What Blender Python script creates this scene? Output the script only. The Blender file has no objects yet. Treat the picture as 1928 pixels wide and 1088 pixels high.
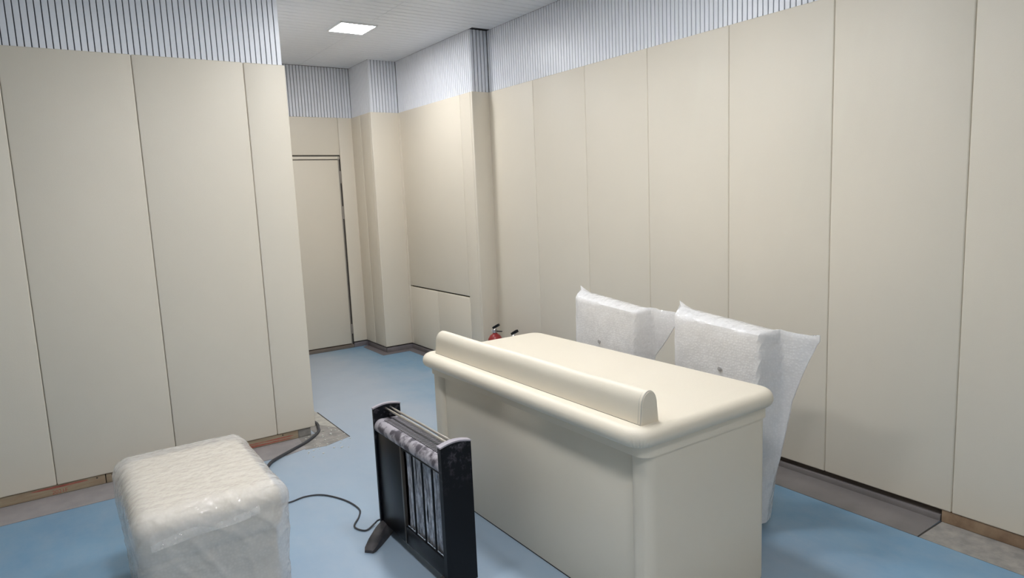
import bpy, bmesh, math, random
from mathutils import Vector, Matrix, noise
random.seed(7)
S = bpy.context.scene
COL = S.collection
PI = math.pi

# ------------------------------------------------------------------ camera
CAM_H = 1.53
F_PX, YAW, PITCH, ROLL = 1265.6, 0.5957, 0.1375, -0.0427
cam_d = bpy.data.cameras.new('camera')
cam_d.sensor_width = 36.0
cam_d.lens = F_PX / 1928 * 36.0
cam_d.clip_start = 0.05
cam = bpy.data.objects.new('camera', cam_d)
COL.objects.link(cam)
fw = Vector((math.sin(YAW) * math.cos(PITCH), math.cos(YAW) * math.cos(PITCH), -math.sin(PITCH)))
rt = Vector((math.cos(YAW), -math.sin(YAW), 0))
up = rt.cross(fw)
r2 = math.cos(ROLL) * rt + math.sin(ROLL) * up
u2 = -math.sin(ROLL) * rt + math.cos(ROLL) * up
M = Matrix((r2, u2, -fw)).transposed().to_4x4()
M.translation = (0, 0, CAM_H)
cam.matrix_world = M
S.camera = cam

# ------------------------------------------------------------------ world, exposure
w = bpy.data.worlds.new('world')
S.world = w
w.use_nodes = True
w.node_tree.nodes['Background'].inputs[0].default_value = (0.8, 0.85, 1, 1)
w.node_tree.nodes['Background'].inputs[1].default_value = 0.02
S.view_settings.view_transform = 'Standard'
S.view_settings.look = 'None'
S.view_settings.gamma = 1
S.view_settings.use_curve_mapping = False
S.view_settings.exposure = 0.45
LAMP_STRENGTH = 62.0
# ceiling lamps: the one in the passage is in view, the others hang in the main room above the frame
LAMPS = [(2.12, 5.2), (1.7, 3.3), (1.7, 2.15), (0.4, 2.1), (0.5, 0.3), (0.4, -1.5)]

# ------------------------------------------------------------------ materials
MATS = {}
def nodes_of(name):
    m = bpy.data.materials.new(name)
    m.use_nodes = True
    nt = m.node_tree
    return m, nt, nt.nodes['Principled BSDF']
def mixcol(nt, fac, a, b):
    n = nt.nodes.new('ShaderNodeMix'); n.data_type = 'RGBA'
    nt.links.new(fac, n.inputs[0])
    n.inputs[6].default_value = (*a, 1); n.inputs[7].default_value = (*b, 1)
    return n.outputs[2]
def noise_tex(nt, scale, detail=3, rough=0.5, stretch=None, co='Object'):
    tc = nt.nodes.new('ShaderNodeTexCoord')
    t = nt.nodes.new('ShaderNodeTexNoise')
    t.inputs['Scale'].default_value = scale; t.inputs['Detail'].default_value = detail
    t.inputs['Roughness'].default_value = rough
    if stretch:
        mp = nt.nodes.new('ShaderNodeMapping'); mp.inputs['Scale'].default_value = stretch
        nt.links.new(tc.outputs[co], mp.inputs[0]); nt.links.new(mp.outputs[0], t.inputs[0])
    else:
        nt.links.new(tc.outputs[co], t.inputs[0])
    return t.outputs['Fac']
def ramp(nt, fac, lo, hi):
    n = nt.nodes.new('ShaderNodeMapRange')
    n.inputs[1].default_value = lo; n.inputs[2].default_value = hi
    nt.links.new(fac, n.inputs[0])
    return n.outputs[0]
def bump(nt, b, h, strength, dist=0.01, normal=None):
    n = nt.nodes.new('ShaderNodeBump'); n.inputs['Strength'].default_value = strength
    n.inputs['Distance'].default_value = dist
    nt.links.new(h, n.inputs['Height'])
    if normal: nt.links.new(normal, n.inputs['Normal'])
    if b: nt.links.new(n.outputs[0], b.inputs['Normal'])
    return n.outputs[0]
def simple(name, c1, c2=None, rough=0.5, scale=6, metal=0, bmp=0, bscale=200, spec=0.5, stretch=None, lo=.35, hi=.65):
    m, nt, b = nodes_of(name)
    if c2 is None: c2 = tuple(x * .94 for x in c1)
    nt.links.new(mixcol(nt, ramp(nt, noise_tex(nt, scale, 4, .55, stretch), lo, hi), c1, c2), b.inputs['Base Color'])
    b.inputs['Roughness'].default_value = rough
    b.inputs['Metallic'].default_value = metal
    b.inputs['Specular IOR Level'].default_value = spec
    if bmp: bump(nt, b, noise_tex(nt, bscale, 2), bmp, .002)
    MATS[name] = m
    return m
LEATHER = simple('beige_leatherette', (.75, .682, .572), (.73, .665, .558), .46, 1.5, bmp=.25, bscale=420)
DLEATHER = simple('cream_leatherette', (.79, .715, .59), (.775, .70, .575), .40, 2.5, bmp=.2, bscale=420)
SLATM = simple('white_slat_paint', (.82, .835, .885), (.79, .805, .855), .34, 3)
GROOVE = simple('dark_groove_board', (.10, .10, .115), None, .8)
CEILM = simple('white_ceiling_strip', (.84, .855, .885), (.80, .815, .845), .42, 2)
PLASTER = simple('white_plaster', (.6, .6, .6), None, .8)
CORE = simple('dark_wall_core', (.09, .07, .055), None, .85)
GREYV = simple('grey_vinyl_border', (.215, .195, .19), (.185, .168, .165), .5, 7)
CONC = simple('bare_concrete', (.36, .33, .30), (.24, .23, .215), .9, 16, bmp=.6, bscale=90)
PALESC = simple('pale_screed', (.50, .48, .43), (.40, .38, .345), .85, 22, bmp=.4, bscale=120)
WOOD = simple('bare_pine', (.37, .30, .205), (.31, .225, .15), .7, 9, stretch=(1, 1, 8))
WOODB = simple('brown_pine', (.17, .10, .06), (.31, .215, .135), .7, 11)
REDINK = simple('red_stamp_ink', (.36, .085, .065), (.42, .15, .11), .7, 40)
BLACKP = simple('black_plastic', (.004, .005, .007), (.006, .007, .009), .45, 30, spec=.25)
BLACKG = simple('black_gloss_panel', (.003, .0035, .005), None, .30, spec=.25)
SEAMSHADE = simple('dark_seam_and_shade', (.035, .028, .024), None, .7)  # gaps, seams and screws, and the painted shade strips at bolster and battens
CHROME = simple('satin_steel_rod', (.62, .59, .56), None, .3, metal=1)
FRAMEM = simple('painted_door_frame', (.30, .265, .23), None, .45)
SILLM = simple('brown_metal_sill', (.22, .18, .15), None, .4, metal=.3)
REDP = simple('red_extinguisher_paint', (.30, .025, .025), None, .3)
CABLE = simple('dark_rubber_cable', (.035, .038, .048), (.05, .05, .055), .5, 20)
LAMPFR = simple('white_lamp_frame', (.8, .8, .8), None, .4)
BUTTON = simple('grey_button', (.44, .42, .41), None, .4)
THREAD = simple('cream_thread', (.60, .56, .48), None, .7)
CRUMB = simple('plaster_crumb', (.75, .74, .70), None, .9)

def mk_floor():
    m, nt, b = nodes_of('blue_vinyl')
    f1 = ramp(nt, noise_tex(nt, 2.2, 5, .6), .33, .67)
    c = mixcol(nt, f1, (.165, .315, .475), (.215, .37, .52))
    f2 = ramp(nt, noise_tex(nt, 13, 5, .65, (1, .5, 1)), .40, .75)
    mx = nt.nodes.new('ShaderNodeMix'); mx.data_type = 'RGBA'
    g = nt.nodes.new('ShaderNodeMath'); g.operation = 'MULTIPLY'; g.inputs[1].default_value = .30
    nt.links.new(f2, g.inputs[0]); nt.links.new(g.outputs[0], mx.inputs[0])
    nt.links.new(c, mx.inputs[6]); mx.inputs[7].default_value = (.36, .44, .52, 1)
    # grey walked-in dust over the open part of the floor, cleaner behind the desk and by the left wall; lamp sheen towards the passage is painted in as extra paleness
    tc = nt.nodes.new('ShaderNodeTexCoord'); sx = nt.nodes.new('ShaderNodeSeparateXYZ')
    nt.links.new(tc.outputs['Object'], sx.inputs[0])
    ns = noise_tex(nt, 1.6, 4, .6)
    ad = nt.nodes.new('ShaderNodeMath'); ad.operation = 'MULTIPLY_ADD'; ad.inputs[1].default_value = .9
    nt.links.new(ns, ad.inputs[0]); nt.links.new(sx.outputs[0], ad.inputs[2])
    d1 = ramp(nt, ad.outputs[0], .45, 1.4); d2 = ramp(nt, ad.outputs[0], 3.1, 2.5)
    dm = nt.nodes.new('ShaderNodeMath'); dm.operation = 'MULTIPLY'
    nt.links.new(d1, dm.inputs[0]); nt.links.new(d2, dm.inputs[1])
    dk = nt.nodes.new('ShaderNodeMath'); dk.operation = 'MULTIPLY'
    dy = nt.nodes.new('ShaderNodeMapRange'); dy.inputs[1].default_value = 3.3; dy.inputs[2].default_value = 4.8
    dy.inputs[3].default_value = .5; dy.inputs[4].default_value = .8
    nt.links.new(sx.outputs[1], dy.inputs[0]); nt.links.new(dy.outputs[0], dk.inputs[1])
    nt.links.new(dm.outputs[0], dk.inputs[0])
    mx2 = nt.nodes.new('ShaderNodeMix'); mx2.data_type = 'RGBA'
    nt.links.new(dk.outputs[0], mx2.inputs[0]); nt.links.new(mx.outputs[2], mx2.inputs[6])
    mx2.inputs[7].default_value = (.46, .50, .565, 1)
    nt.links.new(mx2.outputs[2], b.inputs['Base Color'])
    r = ramp(nt, noise_tex(nt, 5, 3), 0, 1)
    mr = nt.nodes.new('ShaderNodeMapRange'); mr.inputs[3].default_value = .30; mr.inputs[4].default_value = .48
    nt.links.new(r, mr.inputs[0]); nt.links.new(mr.outputs[0], b.inputs['Roughness'])
    return m
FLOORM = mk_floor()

def mk_wrap(name, alpha, col=(.86, .85, .84), bub=.16):
    m, nt, b = nodes_of(name)
    out = nt.nodes['Material Output']
    tc = nt.nodes.new('ShaderNodeTexCoord')
    v = nt.nodes.new('ShaderNodeTexVoronoi'); v.inputs['Scale'].default_value = 85
    v.inputs['Randomness'].default_value = .7
    nt.links.new(tc.outputs['Object'], v.inputs[0])
    inv = nt.nodes.new('ShaderNodeMapRange'); inv.inputs[1].default_value = 0; inv.inputs[2].default_value = .6
    inv.inputs[3].default_value = 1; inv.inputs[4].default_value = 0
    nt.links.new(v.outputs['Distance'], inv.inputs[0])
    nt.links.new(mixcol(nt, inv.outputs[0], tuple(c * .90 for c in col), col), b.inputs['Base Color'])
    n1 = bump(nt, None, inv.outputs[0], bub * .7, .004)
    fold = noise_tex(nt, 26, 2, .45, (1, 1, .6))
    n2 = bump(nt, None, fold, .8, .02, n1)
    bump(nt, b, fold, .035, .02, bump(nt, None, inv.outputs[0], bub * .8, .004))
    b.inputs['Coat Weight'].default_value = 1.0
    b.inputs['Coat Roughness'].default_value = .06
    b.inputs['Coat IOR'].default_value = 1.55
    nt.links.new(n2, b.inputs['Coat Normal'])
    b.inputs['Roughness'].default_value = .5
    tr = nt.nodes.new('ShaderNodeBsdfTranslucent'); tr.inputs[0].default_value = (*col, 1)
    m1 = nt.nodes.new('ShaderNodeMixShader'); m1.inputs[0].default_value = .18
    nt.links.new(b.outputs[0], m1.inputs[1]); nt.links.new(tr.outputs[0], m1.inputs[2])
    tp = nt.nodes.new('ShaderNodeBsdfTransparent')
    m2 = nt.nodes.new('ShaderNodeMixShader')
    a = nt.nodes.new('ShaderNodeMapRange'); a.inputs[1].default_value = .3; a.inputs[2].default_value = .7
    a.inputs[3].default_value = alpha - .05; a.inputs[4].default_value = alpha + .05
    nt.links.new(noise_tex(nt, 9, 4, .6), a.inputs[0])
    nt.links.new(a.outputs[0], m2.inputs[0]); nt.links.new(tp.outputs[0], m2.inputs[1]); nt.links.new(m1.outputs[0], m2.inputs[2])
    nt.links.new(m2.outputs[0], out.inputs[0])
    return m
WRAP = mk_wrap('bubble_wrap', .50, (.93, .90, .88), .12)
WRAP2 = mk_wrap('bubble_wrap_bag', .93, (.97, .955, .955), .22)
TAPE = mk_wrap('clear_film_flap', .32)

def mk_dusty():
    m, nt, b = nodes_of('dusty_grey_metal')
    f = ramp(nt, noise_tex(nt, 16, 4, .55), .44, .56)
    nt.links.new(mixcol(nt, f, (.42, .39, .42), (.075, .065, .08)), b.inputs['Base Color'])
    b.inputs['Roughness'].default_value = .55
    return m
DUSTY = mk_dusty()
def mk_dustblack():
    m, nt, b = nodes_of('dusty_black_plastic')
    tc = nt.nodes.new('ShaderNodeTexCoord'); sx = nt.nodes.new('ShaderNodeSeparateXYZ')
    nt.links.new(tc.outputs['Object'], sx.inputs[0])
    h = ramp(nt, sx.outputs[2], .40, .60)
    f = ramp(nt, noise_tex(nt, 38, 4, .6), .52, .72)
    mm = nt.nodes.new('ShaderNodeMath'); mm.operation = 'MULTIPLY'
    nt.links.new(h, mm.inputs[0]); nt.links.new(f, mm.inputs[1])
    nt.links.new(mixcol(nt, mm.outputs[0], (.003, .004, .007), (.10, .09, .11)), b.inputs['Base Color'])
    b.inputs['Roughness'].default_value = .45
    b.inputs['Specular IOR Level'].default_value = .25
    return m
DUSTBLACK = mk_dustblack()
def mk_mica():
    m, nt, b = nodes_of('silver_mesh_sheet')
    f = ramp(nt, noise_tex(nt, 55, 4, .7, (1, 1, .28)), .38, .66)
    nt.links.new(mixcol(nt, f, (.20, .205, .235), (.70, .71, .77)), b.inputs['Base Color'])
    b.inputs['Metallic'].default_value = .35
    b.inputs['Roughness'].default_value = .38
    bump(nt, b, noise_tex(nt, 60, 3, .6, (1, 1, .3)), .7, .006)
    return m
MICA = mk_mica()
def mk_emit():
    m = bpy.data.materials.new('lamp_diffuser'); m.use_nodes = True
    nt = m.node_tree; nt.nodes.clear()
    e = nt.nodes.new('ShaderNodeEmission'); o = nt.nodes.new('ShaderNodeOutputMaterial')
    e.inputs[0].default_value = (.97, .985, 1, 1); e.inputs[1].default_value = LAMP_STRENGTH
    nt.links.new(e.outputs[0], o.inputs[0])
    return m
EMIT = mk_emit()

# ------------------------------------------------------------------ mesh helpers
def link(name, me, mat=None, parent=None):
    if mat and not me.materials: me.materials.append(mat)
    o = bpy.data.objects.new(name, me)
    COL.objects.link(o)
    if parent: o.parent = parent
    return o
def from_bm(name, bm, mat, parent=None, smooth=False):
    bmesh.ops.recalc_face_normals(bm, faces=bm.faces)
    me = bpy.data.meshes.new(name); bm.to_mesh(me); bm.free()
    if smooth:
        me.polygons.foreach_set('use_smooth', [True] * len(me.polygons))
        try: me.set_sharp_from_angle(angle=math.radians(40))
        except Exception: pass
    return link(name, me, mat, parent)
def bm_box(bm, x0, x1, y0, y1, z0, z1):
    vs = [bm.verts.new((x, y, z)) for x in (x0, x1) for y in (y0, y1) for z in (z0, z1)]
    for f in ((0, 1, 3, 2), (4, 6, 7, 5), (0, 4, 5, 1), (2, 3, 7, 6), (0, 2, 6, 4), (1, 5, 7, 3)):
        bm.faces.new([vs[i] for i in f])
    return vs
def box(name, x0, x1, y0, y1, z0, z1, mat, parent=None, bev=0, seg=2):
    bm = bmesh.new(); bm_box(bm, x0, x1, y0, y1, z0, z1)
    bmesh.ops.recalc_face_normals(bm, faces=bm.faces)
    if bev: bmesh.ops.bevel(bm, geom=bm.edges[:], offset=bev, segments=seg, affect='EDGES', profile=.5)
    return from_bm(name, bm, mat, parent, smooth=bool(bev))
def catmull(pts, n=8):
    P = [Vector(p) for p in pts]; P = [2 * P[0] - P[1]] + P + [2 * P[-1] - P[-2]]
    out = []
    for i in range(1, len(P) - 2):
        a, b, c, d = P[i - 1:i + 3]
        for k in range(n):
            t = k / n
            out.append(.5 * (2 * b + (c - a) * t + (2 * a - 5 * b + 4 * c - d) * t * t + (3 * b - a - 3 * c + d) * t ** 3))
    out.append(P[-2])
    return out
def bm_tube(bm, pts, r, n=8):
    pts = [Vector(p) for p in pts]; rings = []
    ref = Vector((0, 0, 1))
    for i, p in enumerate(pts):
        d = (pts[min(i + 1, len(pts) - 1)] - pts[max(i - 1, 0)]).normalized()
        a = d.cross(ref)
        if a.length < .05: a = d.cross(Vector((1, 0, 0)))
        a.normalize(); b = d.cross(a)
        rings.append([bm.verts.new(p + r * (math.cos(2 * PI * k / n) * a + math.sin(2 * PI * k / n) * b)) for k in range(n)])
    for A, B in zip(rings, rings[1:]):
        for k in range(n):
            bm.faces.new((A[k], A[(k + 1) % n], B[(k + 1) % n], B[k]))
    bm.faces.new(rings[0]); bm.faces.new(rings[-1])
def tube(name, pts, r, mat, parent=None, n=8):
    bm = bmesh.new(); bm_tube(bm, pts, r, n)
    return from_bm(name, bm, mat, parent, True)
def loft(bm, rings, cap0=True, cap1=True, closed=True):
    R = [[bm.verts.new(p) for p in ring] for ring in rings]
    n = len(R[0])
    for A, B in zip(R, R[1:]):
        for k in range(n if closed else n - 1):
            bm.faces.new((A[k], A[(k + 1) % n], B[(k + 1) % n], B[k]))
    if cap0: bm.faces.new(R[0])
    if cap1: bm.faces.new(R[-1])
    return R
def lathe(name, prof, mat, parent=None, n=20, loc=(0, 0, 0)):
    bm = bmesh.new()
    loft(bm, [[(loc[0] + r * math.cos(2 * PI * k / n), loc[1] + r * math.sin(2 * PI * k / n), loc[2] + z) for k in range(n)] for r, z in prof])
    return from_bm(name, bm, mat, parent, True)
def rrect(x0, x1, y0, y1, r, n=8):
    """rounded rectangle outline: list of ((x,y),(nx,ny))"""
    out = []
    for cx, cy, a0 in ((x1 - r, y1 - r, 0), (x0 + r, y1 - r, 90), (x0 + r, y0 + r, 180), (x1 - r, y0 + r, 270)):
        for k in range(n + 1):
            a = math.radians(a0 + 90 * k / n)
            out.append(((cx + r * math.cos(a), cy + r * math.sin(a)), (math.cos(a), math.sin(a))))
    return out
def rounded_block(name, half, r, n, mat, parent=None, disp=None, centre=(0, 0, 0)):
    """cube grid pushed onto a rounded box, optional displacement function(p, nrm) -> offset vector"""
    bm = bmesh.new()
    bmesh.ops.create_cube(bm, size=2)
    bmesh.ops.subdivide_edges(bm, edges=bm.edges[:], cuts=n, use_grid_fill=True)
    h = Vector(half)
    for v in bm.verts:
        p = Vector((v.co.x * h.x, v.co.y * h.y, v.co.z * h.z))
        q = Vector([max(-(h[i] - r), min(h[i] - r, p[i])) for i in range(3)])
        d = p - q
        # cubic grid points bunch at the rim: use direction only
        if d.length > 1e-6:
            d.normalize(); nr = d
            p = q + d * r
        else:
            nr = Vector((0, 0, 1))
        if disp: p = p + disp(p, nr)
        v.co = p + Vector(centre)
    return from_bm(name, bm, mat, parent, True)
def thing(name, label, cat, loc=(0, 0, 0), group=None):
    o = bpy.data.objects.new(name, None); COL.objects.link(o)
    o.location = loc; o.empty_display_size = .1
    tag(o, label, cat, group)
    return o
def tag(o, label=None, cat=None, group=None, kind=None):
    if label: o['label'] = label
    if cat: o['category'] = cat
    if group: o['group'] = group
    if kind: o['kind'] = kind
    return o
def struct(o, label=None):
    o['kind'] = 'structure'
    if label: o['label'] = label
    return o
def keep(o, parent):
    """parent a mesh that was built in world coordinates under a moved empty"""
    o.parent = parent
    o.matrix_parent_inverse = Matrix.Translation(parent.location).inverted()
    return o

# ------------------------------------------------------------------ room
ZT, ZB, ZC = 2.394, 0.060, 2.887      # top of upholstery, its lower edge, ceiling
XR = 3.1405                            # face of the right wall
YL, XL = 4.352, 1.3164                 # left wall face and its free end
YB = 6.7835                            # far wall with the door
XC1, YP2, XC2, YP1 = 2.6824, 6.2764, 2.9723, 4.8547
RE = .028                              # panels stand this much proud of the wall core
PITCH_S, GAP_S = .0312, .0050
XW, YS = -2.4, -2.4                    # walls behind the camera

# slat mesh shared by every wall (local: width along x, face towards -y)
bm = bmesh.new(); bm_box(bm, -(PITCH_S - GAP_S) / 2, (PITCH_S - GAP_S) / 2, 0, .012, ZT - .004, ZC)
bmesh.ops.recalc_face_normals(bm, faces=bm.faces)
vert = [e for e in bm.edges if abs(e.verts[0].co.z - e.verts[1].co.z) > .1 and e.verts[0].co.y < .001]
bmesh.ops.bevel(bm, geom=vert, offset=.0015, segments=1, affect='EDGES')
SLAT = bpy.data.meshes.new('slat'); bm.to_mesh(SLAT); bm.free(); SLAT.materials.append(SLATM)

def wall(name, axis, face, t0, t1, inward, joints, slats=None, thick=.15, label=None, panels=None, gap=.0006, z0=ZB):
    """axis 'x': wall runs along x, face at y=face ; axis 'y': runs along y, face at x=face.
    inward = sign of the outward-facing normal along the other axis."""
    back = face - inward * RE; far = face - inward * (RE + thick)
    lo, hi = min(back, far), max(back, far)
    if axis == 'x': core = box(name, t0, t1, lo, hi, 0, ZC + .05, CORE)
    else: core = box(name, lo, hi, t0, t1, 0, ZC + .05, CORE)
    struct(core, label)
    a, b = min(face, back), max(face, back)
    if panels is None:
        js = sorted([t0] + joints + [t1])
        panels = [(p, q, z0, ZT) for p, q in zip(js, js[1:])]
    for p, q, za, zb in panels:
        g = gap
        if axis == 'x': box('panel', p + g, q - g, a, b, za, zb, LEATHER, core, .007, 3)
        else: box('panel', a, b, p + g, q - g, za, zb, LEATHER, core, .007, 3)
    # backing board of the slatted band
    sb = face - inward * (RE - .001); sf = face - inward * (RE - .004)
    c, d = min(sb, sf), max(sb, sf)
    if axis == 'x': box('slat_backing', t0, t1, c, d, ZT, ZC, GROOVE, core)
    else: box('slat_backing', c, d, t0, t1, ZT, ZC, GROOVE, core)
    if slats:
        s0, s1 = slats
        n = int(round((s1 - s0) / PITCH_S)); 
        for i in range(n):
            t = s0 + (i + .5) * (s1 - s0) / n
            o = link('slat', SLAT, None, core)
            fy = face - inward * (RE - .016)
            if axis == 'x':
                o.location = (t, fy, 0); o.rotation_euler = (0, 0, 0 if inward < 0 else PI)
            else:
                o.location = (fy, t, 0); o.rotation_euler = (0, 0, -PI / 2 if inward < 0 else PI / 2)
    return core

# floor: one vinyl sheet
bm = bmesh.new(); bm_box(bm, XW - .2, XR + .25, YS - .2, YB + .25, -.08, 0)
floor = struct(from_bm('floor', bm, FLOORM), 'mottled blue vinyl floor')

right = wall('wall_right', 'y', XR, YS, YP1 + .02, -1, [-2.36 + .6 * k for k in range(0)] + [-1.75, -1.15, -.55, .05, .651, 1.2513, 1.8435, 2.4406, 3.0481, 3.6373, 4.2376], (0.05, YP1 + .012), label='long beige padded wall with a band of white slats above')
left = wall('wall_left', 'x', YL, XW, XL - RE, -1, [-1.93, -1.33, -.727, -.127, .473, 1.0666], (-1.0, XL - .012), thick=.10, gap=.0009, panels=[(a, b, ZB, ZT) for a, b in zip([XW, -1.93, -1.33, -.727, -.127, .473, 1.0666], [-1.93, -1.33, -.727, -.127, .473, 1.0666, XL])], label='beige padded wall with white slatted band beside the passage')
# passage side of the left wall block
wall('wall_passage_left', 'y', XL, YL + RE + .1002, YB, 1, [], None, thick=.10, panels=[(YL + RE + .001, 5.0, ZB, ZT), (5.0, 5.9, ZB, ZT), (5.9, YB, ZB, ZT)])
# far wall with door opening
DX0, DX1, DZ = 1.62, 2.537, 2.014
far = wall('wall_far', 'x', YB, XL - .2, XC1 + .2, -1, [], (XL - .01, XC1 + .012), panels=[(XL - .02, DX0, ZB, ZT), (DX0, DX1, DZ + .004, ZT), (DX1, XC1 + .02, ZB, ZT)], label='far beige wall holding the door')
# first projection beside the door
wall('wall_passage_far_right', 'y', XC1, YP2 + RE, YB + RE, -1, [6.548], (YP2 + .0242, YB + .012), thick=.1)
wall('wall_pier_far', 'x', YP2, XC1 + RE, XC2 + RE, -1, [], (XC1 + .012, XC2 + .012), thick=.1, panels=[(XC1, XC2 + .02, ZB, ZT)])
# second projection, its long side with the hatch panels
HZ = .665
wall('wall_passage_right', 'y', XC2, YP1 + RE, YP2 + RE, -1, [], (YP1 + .0242, YP2 + .012), thick=.1,
     panels=[(YP1 + .0282, 5.054, ZB, ZT), (5.054, 6.235, HZ + .006, ZT), (6.235, YP2 + .02, ZB, ZT), (5.054, 5.658, ZB, HZ - .006), (5.658, 6.235, ZB, HZ - .006)],
     label='beige passage wall with two low hatch panels')
wall('wall_pier_near', 'x', YP1, XC2 + RE, XR + RE, -1, [], (XC2 + .012, XR + .012), thick=.1, panels=[(XC2, XR + .02, ZB, ZT)])
# walls behind the camera (same upholstery)
wall('wall_rear', 'x', YS, XW, XR, 1, [-1.8, -1.2, -.6, 0, .6, 1.2, 1.8, 2.4], None)
wall('wall_west', 'y', XW, YS, YL, 1, [-1.8, -1.2, -.6, 0, .6, 1.2, 1.8, 2.4, 3.0, 3.6], None)
for nm, args in (('trim_1', (XW, XR, YS, YS + .012)), ('trim_2', (XW, XW + .012, YS, YL))):
    struct(box(nm, *args, ZT, ZC, SLATM))
struct(box('trim_3', XL - RE + .001, XL - .012, YL + .0242, YB, ZT - .002, ZC, SLATM))

# ceiling
ceil = struct(box('ceiling', XW - .2, XR + .3, YS - .2, YB + .3, ZC + .010, ZC + .1, GROOVE), 'white strip ceiling')
cp = .082
def strip_mesh(x0, x1):
    bm = bmesh.new(); bm_box(bm, x0, x1, -cp / 2 + .0028, cp / 2 - .0028, ZC, ZC + .012)
    bmesh.ops.recalc_face_normals(bm, faces=bm.faces)
    ed = [e for e in bm.edges if abs(e.verts[0].co.x - e.verts[1].co.x) > .1 and e.verts[0].co.z < ZC + .001]
    bmesh.ops.bevel(bm, geom=ed, offset=.003, segments=1, affect='EDGES')
    me = bpy.data.meshes.new('ceiling_strip'); bm.to_mesh(me); bm.free(); me.materials.append(CEILM)
    return me
SM = {}
y = YS + cp / 2
while y < YB:
    if y < YL: k = [(XW, 2.187), (2.189, XR + .01)]
    elif y < YP1: k = [(XL, 2.187), (2.189, XR + .01)]
    elif y < YP2: k = [(XL, 2.187), (2.189, XC2 + .01)]
    else: k = [(XL, 2.187), (2.189, XC1 + .01)]
    for seg in k:
        if seg not in SM: SM[seg] = strip_mesh(*seg)
        o = link('ceiling_strip', SM[seg], None, ceil); o.location = (0, y, 0)
    y += cp

# door
door = struct(box('door_1', DX0 + .030, DX1 - .022, YB + .012, YB + .05, .045, DZ - .044, LEATHER, None, .004), 'flush beige door at the end of the passage')
box('door_frame', DX0, DX1 - .008, YB + .006, YB + .028, DZ - .036, DZ - .008, LEATHER, door, .002)
box('frame_gap', DX0, DX1, YB + .012, YB + .05, DZ - .010, DZ + .006, SEAMSHADE, door)
box('frame_gap', DX1 - .018, DX1 + .001, YB + .012, YB + .05, .0, DZ, SEAMSHADE, door)
box('frame_gap', DX0 - .001, DX0 + .018, YB + .012, YB + .05, .0, DZ, SEAMSHADE, door)
box('door_frame', DX1 - .024, DX1 - .016, YB + .004, YB + .028, .03, DZ - .01, FRAMEM, door, .001)
box('sill', DX0, DX1, YB + .000, YB + .05, .0, .036, SILLM, door, .003)
for za, zb in ((1.733, 1.857), (1.366, 1.498), (.150, .253)):
    h = box('hinge', DX1 - .016, DX1 + .001, YB + .003, YB + .03, za, zb, FRAMEM, door, .001)

# ------------------------------------------------------------------ floor edges
def slab(name, pts, z0, z1, mat, parent):
    bm = bmesh.new()
    A = [bm.verts.new((x, y, z0)) for x, y in pts]; B = [bm.verts.new((x, y, z1)) for x, y in pts]
    bm.faces.new(A); bm.faces.new(B)
    n = len(pts)
    for i in range(n): bm.faces.new((A[i], A[(i + 1) % n], B[(i + 1) % n], B[i]))
    return from_bm(name, bm, mat, parent)
XC = XR + RE                     # recessed core plane of the right wall
SE = 1.295                       # where the grey border ends on the right
slab('grey_border', [(2.935, SE), (XC, SE + .004), (XC, YP1 + .02), (2.935, YP1 - .10)], .0003, .0028, GREYV, floor)
box('upturned_skirting', XR + .008, XC - .001, SE + .002, YP1 + .02, .0, .030, GREYV, floor, .002)
slab('concrete_strip', [(2.935, -2.2), (XC, -2.2), (XC, SE - .006), (2.935, SE - .006)], .0003, .0016, CONC, floor)
slab('seam', [(2.935, SE - .006), (XC, SE - .006), (XC, SE), (2.935, SE)], .0003, .0020, SEAMSHADE, floor)
bt = box('batten', XR + .006, XC - .001, -2.2, SE - .004, .003, .058, WOODB, right, .002)
# left wall: battens, dusty border, concrete at the free end
YC = YL + RE
slab('grey_border', [(XW, 4.10), (1.05, 4.10), (1.18, 4.14), (1.2, YC), (XW, YC)], .0003, .0024, simple('worn_grey_vinyl', (.36, .33, .33), (.30, .28, .28), .6, 8), floor)
slab('concrete_patch', [(1.17, 4.12), (1.30, 4.10), (1.40, 4.14), (1.474, 4.165), (1.474, 4.42), (1.36, 4.62), (XL, 4.62), (XL, YC), (1.17, YC)], .0003, .0014, CONC, floor)
slab('screed_strip', [(1.474, 4.40), (1.474, 4.82), (1.46, 5.2), (XL - .01, 5.2), (XL - .01, 4.60), (1.36, 4.60)], .0004, .0018, PALESC, floor)
slab('seam', [(1.474, 4.165), (1.480, 4.165), (1.482, 4.82), (1.474, 4.82)], .0004, .0026, SEAMSHADE, floor)
for a, b in ((XW, .100), (.104, .62), (.624, 1.20)):
    box('batten', a, b, YL + .010, YC - .001, .004, .058, WOOD, left, .002)
box('batten_end', 1.202, XL - .03, YL + .016, YC - .001, .003, .06, CONC, left, .004)
box('batten_shade_strip', XW, 1.2, YL + .014, YC - .001, .0005, .0038, SEAMSHADE, left)  # shade line below the battens, put in as a thin dark strip
for x in (.060, .135, .83, 1.10):
    bm = bmesh.new(); bmesh.ops.create_circle(bm, cap_ends=True, radius=.0045, segments=10)
    o = from_bm('screw', bm, SEAMSHADE, left); o.location = (x, YL + .0092, .047); o.rotation_euler = (PI / 2, 0, 0)
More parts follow.
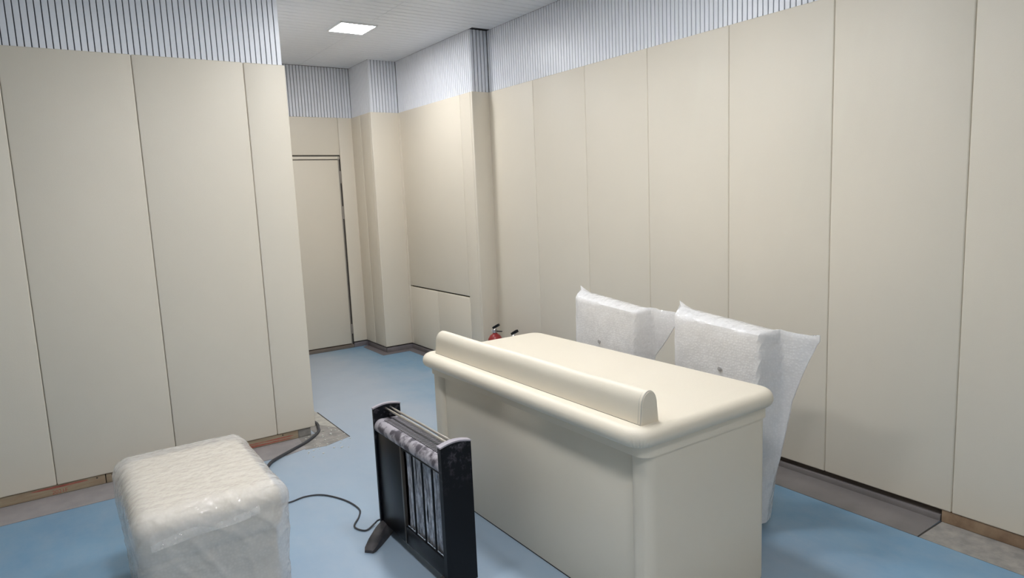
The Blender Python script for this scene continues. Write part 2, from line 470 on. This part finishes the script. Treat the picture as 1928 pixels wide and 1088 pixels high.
# red stamps on the battens
def stamp(txt, x, z, size, shear=0):
    cu = bpy.data.curves.new('stamp', 'FONT'); cu.body = txt; cu.size = size; cu.align_x = 'LEFT'; cu.extrude = .0002
    cu.materials.append(REDINK)
    tmp = bpy.data.objects.new('t', cu); COL.objects.link(tmp)
    dg = bpy.context.evaluated_depsgraph_get()
    me = bpy.data.meshes.new_from_object(tmp.evaluated_get(dg))
    bpy.data.objects.remove(tmp)
    if not me.materials: me.materials.append(REDINK)
    o = link('stamp', me, REDINK, left); o.location = (x, YL + .0096, z); o.rotation_euler = (PI / 2, 0, 0)
    return o
stamp('2021F', -.155, .010, .030)
# smeared red paint bands with ragged ends
def smear(x0, x1, z0, z1, seed):
    bm = bmesh.new(); n = 30; lo = []; hi = []
    for i in range(n + 1):
        t = i / n; x = x0 + (x1 - x0) * t; k = math.sin(PI * t) ** .4
        a = z0 + (z1 - z0) * .5; 
        lo.append(bm.verts.new((x, YL + .0095, a - (z1 - z0) * .5 * k * (.55 + .45 * abs(noise.noise((x * 40, seed, 0)) + .4)))))
        hi.append(bm.verts.new((x, YL + .0095, a + (z1 - z0) * .5 * k * (.55 + .45 * abs(noise.noise((x * 40, seed, 5)) + .4)))))
    for i in range(n): bm.faces.new((lo[i], lo[i + 1], hi[i + 1], hi[i]))
    return from_bm('paint_smear', bm, REDINK, left)
smear(-.25, .02, .040, .055, 1); smear(.66, 1.16, .008, .022, 2); smear(.70, 1.0, .026, .036, 3); smear(.98, 1.17, .024, .036, 4)
# skirting under the passage panels
SK = simple('purple_grey_skirting', (.20, .175, .18), (.16, .145, .155), .55, 10)
for nm, a in (('skirting', (XC2 + .006, XC2 + RE - .001, YP1 + .06, YP2 + .02)), ('skirting', (XC1 + .006, XC1 + RE - .001, YP2 + .028, YB))):
    box(nm, *a, 0, .050, SK, floor, .002)
for a in ((XC1 + .012, XC2 + .02, YP2 + .006, YP2 + RE - .001), (DX1 + .004, XC1 + .02, YB + .006, YB + RE - .001), (XC2 + .012, XR + .02, YP1 + .006, YP1 + RE - .001)):
    box('skirting', *a, 0, .050, SK, floor, .002)
slab('grey_border', [(2.90, YP1 + .0), (XC2 + .02, YP1 + .0), (XC2 + .02, YP2 + .02), (2.90, YP2 - .08)], .0003, .0020, SK, floor)
slab('grey_border', [(2.61, YP2 - .08), (2.90, YP2 - .08), (XC2 + .02, YP2 + .02), (XC1 + .02, YP2 + .02)], .0003, .0020, SK, floor)
slab('grey_border', [(2.61, YP2 - .08), (XC1 + .02, YP2 + .02), (XC1 + .02, YB + .02), (2.61, YB - .06)], .0003, .0020, SK, floor)

# ------------------------------------------------------------------ ceiling lamps
for i, (lx, ly) in enumerate(LAMPS):
    lab = ['square white ceiling panel lamp glowing in the passage', 'square white ceiling panel lamp above the far end of the desk', 'square white ceiling panel lamp above the near end of the desk', 'square white ceiling panel lamp above the wrapped stool', 'square white ceiling panel lamp above where the photographer stands', 'square white ceiling panel lamp nearest the rear wall'][i]
    t = thing('ceiling_lamp', lab, 'lamp', (lx, ly, ZC), 'square ceiling lamps')
    s = .15
    bm = bmesh.new()
    for a in ((-s, s, -s, -s + .012), (-s, s, s - .012, s), (-s, -s + .012, -s + .012, s - .012), (s - .012, s, -s + .012, s - .012)):
        bm_box(bm, *a, -.012, .0)
    from_bm('lamp_frame', bm, LAMPFR, t)
    box('diffuser', -s + .012, s - .012, -s + .012, s - .012, -.009, -.002, EMIT, t)

# ------------------------------------------------------------------ desk
desk = thing('desk', 'large cream leatherette desk with thick rounded top in front of the right wall', 'desk', (1.85, 2.26, 0))
TX0, TX1, TY0, TY1, TZ0, TZ1 = 1.472, 2.235, 1.487, 3.062, .690, .760
def top_pad():
    bm = bmesh.new(); r = (TZ1 - TZ0) / 2; zc = (TZ0 + TZ1) / 2
    n = 80
    out = rrect(TX0 + r, TX1 - r, TY0 + r, TY1 - r, .046, n)
    # densify straight runs
    dense = []
    L = len(out)
    for i in range(L):
        (p, q), (p2, q2) = out[i], out[(i + 1) % L]
        d = math.hypot(p2[0] - p[0], p2[1] - p[1]); k = max(1, int(d / .05))
        for j in range(k):
            f = j / k
            nx, ny = q[0] * (1 - f) + q2[0] * f, q[1] * (1 - f) + q2[1] * f; l = math.hypot(nx, ny)
            dense.append(((p[0] * (1 - f) + p2[0] * f, p[1] * (1 - f) + p2[1] * f), (nx / l, ny / l)))
    rings = []
    for k in range(19):
        ph = -PI / 2 + PI * k / 18
        ring = []
        for (p, q) in dense:
            ang = math.degrees(math.atan2(q[1], q[0])) % 360
            o = r * math.cos(ph); z = zc + r * math.sin(ph)
            # gathered pleats at the corners, on the lower half only
            cd = min(abs(((ang - c + 180) % 360) - 180) for c in (45, 135, 225, 315))
            wgt = max(0, 1 - cd / 44) * max(0, min(1, (-ph + .1) / .6)) * max(0, math.cos(ph)) ** .5
            o += wgt * .0042 * math.sin(ang * .72) * (.6 + .4 * math.sin(ang * .31))
            ring.append((p[0] + q[0] * o, p[1] + q[1] * o, z))
        rings.append(ring)
    R = loft(bm, rings, False, False)
    # inner caps
    for ring, s in ((R[0], 1), (R[-1], 1)):
        bm.faces.new(ring)
    return from_bm('desk_top', bm, DLEATHER, None, True)
keep(top_pad(), desk)
def prism(name, outline, z0, z1, mat, bev=0):
    bm = bmesh.new()
    rings = [[(x, y, z) for (x, y), _ in outline] for z in (z0, z1)]
    loft(bm, rings)
    return from_bm(name, bm, mat, None, True)
keep(prism('under_board', rrect(1.518, 2.195, 1.508, 3.034, .05), .654, .694, DLEATHER), desk)
for a, b in ((1.512, 1.610), (2.945, 3.045)):
    keep(prism('side_panel', rrect(1.540, 2.175, a, b, .036, 10), .004, .652, DLEATHER), desk)
keep(box('front_panel', 1.561, 1.610, 1.606, 2.947, .004, .651, DLEATHER, None, .004), desk)
keep(box('base_strip', 1.562, 1.600, 1.54, 3.0, .0005, .006, SEAMSHADE), desk)
# bolster along the front edge
def bolster_prof(s=1.0):
    W, H = .066, .112
    pts = []
    pts.append((-W * .62, 0))
    for k in range(15):
        a = PI - PI * k / 14
        pts.append((.0 + W * .53 * math.cos(a), H * .54 + H * .46 * math.sin(a)))
    pts.append((W * .62, 0))
    return [(x * s, max(0, z * s)) for x, z in pts]
BX, BY0, BY1, BZ = 1.574, 1.537, 2.985, TZ1 - .001
bm = bmesh.new()
rings = []
for yy, s in ((BY0, .965), (BY0 + .004, .99), (BY0 + .012, 1.0)) + tuple((BY0 + .012 + (BY1 - BY0 - .05) * k / 30, 1.0) for k in range(1, 31)) + ((BY1 - .02, .985), (BY1 - .008, .94), (BY1, .86)):
    rings.append([(BX + .003 * math.sin(yy * 3) * 0 + x, yy, BZ + z * (1 + .012 * math.sin(yy * 9))) for x, z in bolster_prof(s)])
loft(bm, rings)
bol = keep(from_bm('bolster', bm, DLEATHER, None, True), desk)
bol['label'] = 'long rounded cream bolster along the front edge'
def arc_pts(yy, s): return [(BX + x, yy, BZ + z) for x, z in bolster_prof(s)]
o = tube('seam_piping', arc_pts(BY0 + .004, 1.0), .0022, THREAD, None, 6); o.parent = bol
o = tube('stitch_line', arc_pts(BY0 + .016, 1.004), .0009, THREAD, None, 5); o.parent = bol
o = box('base_shade_strip', BX - .041, BX + .041, BY0 + .004, BY1 - .01, TZ1 - .0008, TZ1 + .0014, SEAMSHADE); o.parent = bol  # contact shade under the bolster, modelled as a dark strip

# ------------------------------------------------------------------ heater
HX0, HX1, HY0, HY1, HH = 1.120, 1.245, 2.172, 2.825, .600
ht = thing('electric_heater', 'black panel heater with two steel drying rails and dusty grille', 'heater', (1.18, 2.5, 0))
def end_panel(y0, y1):
    bm = bmesh.new()
    out = [(HX0 - .004, .03), (HX0 - .004, HH - .004)]
    for k in range(9):
        t = k / 8
        out.append((HX0 - .004 + (HX1 - HX0 + .008) * t, HH + .012 * math.sin(PI * t) - .002))
    out += [(HX1 + .004, .03)]
    loft(bm, [[(x, y0, z) for x, z in out], [(x, y1, z) for x, z in out]])
    bmesh.ops.recalc_face_normals(bm, faces=bm.faces)
    return from_bm('end_panel', bm, DUSTBLACK, None, True)
keep(end_panel(HY0, HY0 + .026), ht); keep(end_panel(HY1 - .014, HY1), ht)
CAPM = simple('grey_dusty_cap', (.46, .42, .46), (.36, .33, .37), .5, 12)
for a, b in ((HY0 - .001, HY0 + .028), (HY1 - .016, HY1 + .001)):
    bm = bmesh.new(); rings = []
    for yy in (a, b):
        up_ = [(HX0 - .006 + (HX1 - HX0 + .012) * k / 8, HH + .012 * math.sin(PI * k / 8) + .003) for k in range(9)]
        dn_ = [(x, z - .006) for x, z in reversed(up_)]
        rings.append([(x, yy, z) for x, z in up_ + dn_])
    loft(bm, rings)
    keep(from_bm('end_cap', bm, CAPM, None, True), ht)
# body core
keep(box('body_back', 1.190, 1.200, HY0 + .024, HY1 - .012, .07, .50, BLACKP), ht)
keep(box('body_rear_cover', 1.200, 1.236, HY0 + .024, HY1 - .012, .06, .52, BLACKP, None, .004), ht)
WY = 2.555
fp = keep(box('front_panel', 1.124, 1.134, WY, HY1 - .012, .055, .50, BLACKG, None, .002), ht)
keep(box('window_post', 1.122, 1.136, WY - .004, WY + .010, .055, .50, simple('brown_black_edge', (.05, .043, .035), None, .3), None, .002), ht)
keep(box('lower_panel', 1.124, 1.134, HY0 + .024, WY, .055, .135, BLACKG, None, .002), ht)
# rounded dusty top housing with a slotted grille
bm = bmesh.new(); rings = []
prof = []
for k in range(9):
    a = PI * 1.15 - (PI * .65) * k / 8
    prof.append((1.150 + .034 * math.cos(a), .512 + .034 * math.sin(a)))
top_z = prof[-1][1]
prof += [(1.236, top_z - .004), (1.240, .49), (1.13, .488)]
loft(bm, [[(x, yy, z) for x, z in prof] for yy in (HY0 + .024, HY1 - .012)])
keep(from_bm('top_housing', bm, DUSTY, None, True), ht)
gr = keep(box('grille', 1.150, 1.232, HY0 + .03, HY1 - .05, top_z - .006, top_z + .0012, BLACKP), ht)
bm = bmesh.new(); bm_box(bm, 1.149, 1.233, -.0023, .0023, top_z - .004, top_z + .0045)
BAR = bpy.data.meshes.new('grille_bar'); bmesh.ops.recalc_face_normals(bm, faces=bm.faces); bm.to_mesh(BAR); bm.free()
BAR.materials.append(simple('grille_grey', (.30, .28, .30), None, .5))
yy = HY0 + .036
while yy < HY1 - .055:
    o = link('grille_bar', BAR, None, gr); o.location = (0, yy, 0)
    yy += .0135
for x, z in ((1.176, .590), (1.199, .590)):
    keep(tube('drying_rail', [(x, HY0 + .02, z), (x, (HY0 + HY1) / 2, z + .002), (x, HY1 - .008, z)], .0058, CHROME, None, 10), ht)
# wavy silver sheets behind dark vertical bars
n_sheet = 4; sw = (WY - HY0 - .026) / n_sheet
for i in range(n_sheet):
    y0 = HY0 + .024 + i * sw; bm = bmesh.new(); g = []
    for a in range(11):
        row = []
        for b in range(41):
            yv = y0 + .001 + (sw - .002) * a / 10; z = .125 + .365 * b / 40
            row.append(bm.verts.new((1.146 + .003 * math.sin(a * 1.9 + .8 * math.sin(b * .3)) + .005 * noise.noise((yv * 60, z * 9, i)), yv, z)))
        g.append(row)
    for a in range(10):
        for b in range(40): bm.faces.new((g[a][b], g[a + 1][b], g[a + 1][b + 1], g[a][b + 1]))
    keep(from_bm('reflector_sheet', bm, MICA, None, True), ht)
    if i: keep(tube('guard_bar', [(1.131, y0, .10), (1.131, y0, .49)], .0045, BLACKP, None, 8), ht)
for z in (.10, .485):
    keep(tube('guard_rail', [(1.131, HY0 + .02, z), (1.131, WY, z)], .005, BLACKP, None, 8), ht)
# feet
def foot(cx, cy, ang, L=.215):
    bm = bmesh.new(); rings = []
    for t, wd, hh in ((0, .030, .062), (.35, .032, .058), (.7, .031, .040), (.93, .027, .022), (1.0, .020, .014)):
        x = L * t
        rings.append([(x, -wd, 0.001), (x, wd, .001), (x, wd * .94, hh * .8), (x, wd * .6, hh), (x, -wd * .6, hh), (x, -wd * .94, hh * .8)])
    loft(bm, rings)
    bmesh.ops.transform(bm, matrix=Matrix.Translation((cx, cy, 0)) @ Matrix.Rotation(ang, 4, 'Z'), verts=bm.verts[:])
    return from_bm('foot', bm, simple('dusty_black_foot', (.07, .062, .066), (.03, .028, .032), .5, 15), None, True)
keep(foot(1.155, 2.822, math.radians(222)), ht)
keep(foot(1.185, 2.815, math.radians(42), .14), ht)
keep(foot(1.18, 2.21, math.radians(180), .17), ht)
cpts = [(1.17, 2.82, .06), (1.13, 2.875, .035), (1.118, 2.90, .012), (1.061, 2.875, .005), (1.033, 2.945, .005), (1.09, 3.03, .005), (1.121, 3.11, .005), (1.102, 3.248, .005), (1.036, 3.384, .005), (.952, 3.43, .005), (.85, 3.415, .005), (.70, 3.45, .005), (.50, 3.62, .005), (.30, 3.75, .005)]
c = keep(tube('power_cord', catmull(cpts, 8), .0042, CABLE, None, 8), ht); c['label'] = 'thin dark power cord'

# thick cable out of the wall
cb = tube('floor_cable', catmull([(1.36, 4.72, .012), (1.385, 4.56, .011), (1.365, 4.46, .011), (1.335, 4.37, .011), (1.226, 4.244, .011), (1.074, 4.134, .011), (.951, 4.045, .011), (.89, 3.955, .011), (.80, 3.80, .011), (.62, 3.66, .011), (.35, 3.60, .011)], 8), .0095, CABLE)
tag(cb, 'thick dark cable curving round the free end of the left wall', 'cable')

# ------------------------------------------------------------------ wrapped stool
SX0, SX1, SY0, SY1, SH = .108, .622, 2.46, 3.20, .515
sc_ = ((SX0 + SX1) / 2, (SY0 + SY1) / 2)
st = thing('wrapped_stool', 'square cream stool wrapped in bubble wrap near the left wall', 'stool', (sc_[0], sc_[1], 0))
hx, hy = (SX1 - SX0) / 2, (SY1 - SY0) / 2
rounded_block('cushion', (hx - .012, hy - .012, .09), .055, 12, DLEATHER, st, None, (0, 0, SH - .105))
box('base', -hx + .04, hx - .04, -hy + .04, hy - .04, .002, SH - .17, DLEATHER, st, .03, 4)
def ridge(v): return (1 - abs(noise.noise(v)) * 2.2)
def wr(p, nr):
    n1 = noise.fractal((p.x * 5 + 3, p.y * 5, p.z * 5), 1.0, 2.1, 3)
    side = 1 - abs(nr.z)
    mx = max(abs(nr.x), abs(nr.y), abs(nr.z))
    edge = max(0, min(1, (1 - mx) / .25))                    # rolled edges and corners
    # creases in the film: sharp ridges running slantwise, strongest on the sides and the front roll
    r1 = max(0, ridge((p.x * 9 + p.z * 5, p.y * 5 - p.z * 3, p.z * 2.5 + 2)) - .55) / .45
    r2 = max(0, ridge((p.x * 17 + 4, p.y * 15 + p.z * 9, p.z * 13)) - .6) / .4
    k = .0015 + .006 * side
    pinch = -.016 * max(0, min(1, (.10 - p.z) / .30)) * side
    front = max(0, min(1, -nr.y * 1.5))
    return nr * (k * n1 + (.0006 + .0035 * side + .0015 * edge) * r1 + (.0003 + .0012 * side + .0030 * edge * (0.2 + front)) * r2 + pinch)
rounded_block('bubble_wrap', (hx + .006, hy + .006, SH / 2), .066, 88, WRAP, st, wr, (0, 0, SH / 2 + .002))
# loose overlapping flap along the front upper edge
bm = bmesh.new(); g = []
for a in range(25):
    t = a / 24; x = -hx + .05 + (2 * hx - .16) * t; row = []
    for b in range(7):
        s = b / 6
        top = SH - .052 + .012 * t
        z = top - (.062 - .018 * t) * s
        yv = -hy - .004 - .017 * s + .006 * math.sin(9 * t + s * 3) - .012 * (1 - s) * 0
        yv += .03 * (1 - s) ** 2
        row.append(bm.verts.new((x, yv, z + .004 * math.sin(7 * t))))
    g.append(row)
for a in range(24):
    for b in range(6): bm.faces.new((g[a][b], g[a + 1][b], g[a + 1][b + 1], g[a][b + 1]))
from_bm('film_flap', bm, TAPE, st, True)

# ------------------------------------------------------------------ wrapped chairs
def chair(label, y_l, y_r, flare, xc, ztop, by):
    """backrest from y_l (far) to y_r (near); the bag flares to y_r - flare at the top corner"""
    yc = (y_l + y_r) / 2
    t = thing('wrapped_chair', label, 'chair', (xc, yc, 0), 'bubble-wrapped chairs behind the desk')
    h = (y_l - y_r) / 2
    rounded_block('backrest', (.045, h - .03, .26), .035, 10, DLEATHER, t, None, (0, .004, ztop - .35))
    rounded_block('seat', (.21, h - .03, .05), .035, 10, DLEATHER, t, None, (-.16, 0, .44))
    for sx in (-.33, .01):
        for sy in (-1, 1):
            box('leg', sx - .02, sx + .02, sy * (h - .07) - .02, sy * (h - .07) + .02, .002, .40, DLEATHER, t, .004)
    o = lathe('button', [(.011, 0), (.012, .002), (.010, .005), (.004, .006)], BUTTON, t, 16)
    o.location = (-.071, by, .715); o.rotation_euler = (0, -PI / 2, 0)
    # bag: closed thin loft that hugs the backrest and runs out into an empty flat corner on the near side
    bm = bmesh.new(); rings = []; N = 64; half = N // 2
    rows = 48
    for i in range(rows + 1):
        s = i / rows
        z = .03 + (ztop - .03) * s
        e_far = h + .012 + .03 * (1 - s) ** 2
        fl = flare[-1][1]
        for (za, fa), (zb, fb) in zip(flare, flare[1:]):
            if za >= z >= zb: fl = fb + (fa - fb) * (z - zb) / (za - zb); break
        else:
            if z > flare[0][0]: fl = flare[0][1]
        e_near = h + fl
        dep = .062 - .045 * max(0, (s - .95) / .05) ** 2 + .02 * (1 - s)
        ring = []
        for k in range(N):
            u = (k if k < half else N - 1 - k) / (half - 1)      # 0 far .. 1 near
            y = e_far - (e_far + e_near) * u
            wfar = min(1, max(0, (e_far - y) / .025)) ** .5
            wn = max(0, min(1, (y + h + .012) / .030)) ** .5 if fl > .02 else max(0, min(1, (y + e_near) / .03)) ** .5
            th = dep * (.05 + .95 * min(wfar, wn))
            n1 = noise.noise((y * 8, z * 5, 3.3 + yc)) * .007 + noise.noise((y * 28, z * 16, 1 + yc)) * .003
            over = max(0, -y - h)
            x = (-th if k < half else th) + n1
            x += min(1, over / .03) * (.030 + .006 * math.sin(over * 40 + z * 9)) + over * .25
            zz = z
            q = max(0, (s - .88) / .12)
            zz -= q * .018 * min(1, max(0, (e_far - y) / .05))
            zz -= q * .045 * (h - y) / (2 * h)
            zz += q * .012 * max(0, 1 - (e_far - y) / .008)
            zz += q * .012 * max(0, 1 - (y + e_near) / .012)
            zz += q * .006 * math.sin(min(1, over / .06) * PI)
            ring.append((x, y, zz))
        rings.append(ring)
    loft(bm, rings, False, True)
    from_bm('bubble_wrap_bag', bm, WRAP2, t, True)
    return t
chair('bubble-wrapped chair behind the far half of the desk', 2.965, 2.465, [(.95, .175), (.89, .172), (.77, .106), (.67, .03), (.4, .01), (0, .0)], 2.50, .985, .03)
chair('bubble-wrapped chair behind the near end of the desk', 2.215, 1.722, [(.95, .182), (.90, .180), (.78, .134), (.60, .070), (.40, .040), (.2, .004), (0, -.018)], 2.50, .975, -.035)

# ------------------------------------------------------------------ fire extinguishers
def extinguisher(x, y, rot, label):
    t = thing('fire_extinguisher', label, 'extinguisher', (x, y, 0), 'fire extinguishers')
    t.rotation_euler = (0, 0, rot)
    lathe('tank', [(.052, .003), (.062, .006), (.064, .02), (.064, .33), (.058, .37), (.040, .398), (.020, .41), (.018, .42)], REDP, t, 24)
    lathe('valve', [(.017, .415), (.021, .425), (.021, .445), (.016, .45), (.014, .462)], CHROME, t, 12)
    b = [box('lever', -.014, .046, -.015, .015, -.008, .012, BLACKP, t, .002), box('carry_handle', -.006, .066, -.008, .008, .428, .435, BLACKP, t, .002)]
    b[0].rotation_euler = (0, math.radians(-30), 0); b[0].location = (0, 0, .462)
    lathe('gauge', [(.010, .0), (.010, .012)], LAMPFR, t, 12, (-.020, 0, .43))
    tube('hose', catmull([(-.012, .01, .432), (-.03, .05, .425), (-.03, .072, .37), (-.02, .074, .22), (-.02, .074, .12)], 6), .008, BLACKP, t)
    bm = bmesh.new()
    rings = [[(.0645 * math.cos(a), .0645 * math.sin(a), z) for a in [math.radians(150 + 8 * k) for k in range(16)]] for z in (.16, .30)]
    loft(bm, rings, False, False, False)
    from_bm('paper_label', bm, simple('cream_label', (.7, .66, .58), None, .6), t)
extinguisher(2.93, 4.60, math.radians(-60), 'red fire extinguisher beside the corner pier, farther from the chairs')
extinguisher(2.90, 4.285, math.radians(-75), 'fire extinguisher mostly hidden behind the desk corner, only its black lever showing')

# ------------------------------------------------------------------ crumbs of plaster by the left wall end
bm = bmesh.new()
for i in range(60):
    x = random.uniform(1.22, 1.47); y = random.uniform(4.08, 4.42); s = random.uniform(.002, .006)
    if i < 10: x, y = random.uniform(1.15, 1.45), random.uniform(3.95, 4.15)
    v = bmesh.ops.create_icosphere(bm, subdivisions=1, radius=s, matrix=Matrix.Translation((x, y, .0025 + s * .4)) @ Matrix.Diagonal((1.4, 1, .6, 1)))
cr = from_bm('plaster_crumbs', bm, CRUMB)
tag(cr, 'scattered white plaster crumbs on bare concrete at the wall end', 'debris', None, 'stuff')
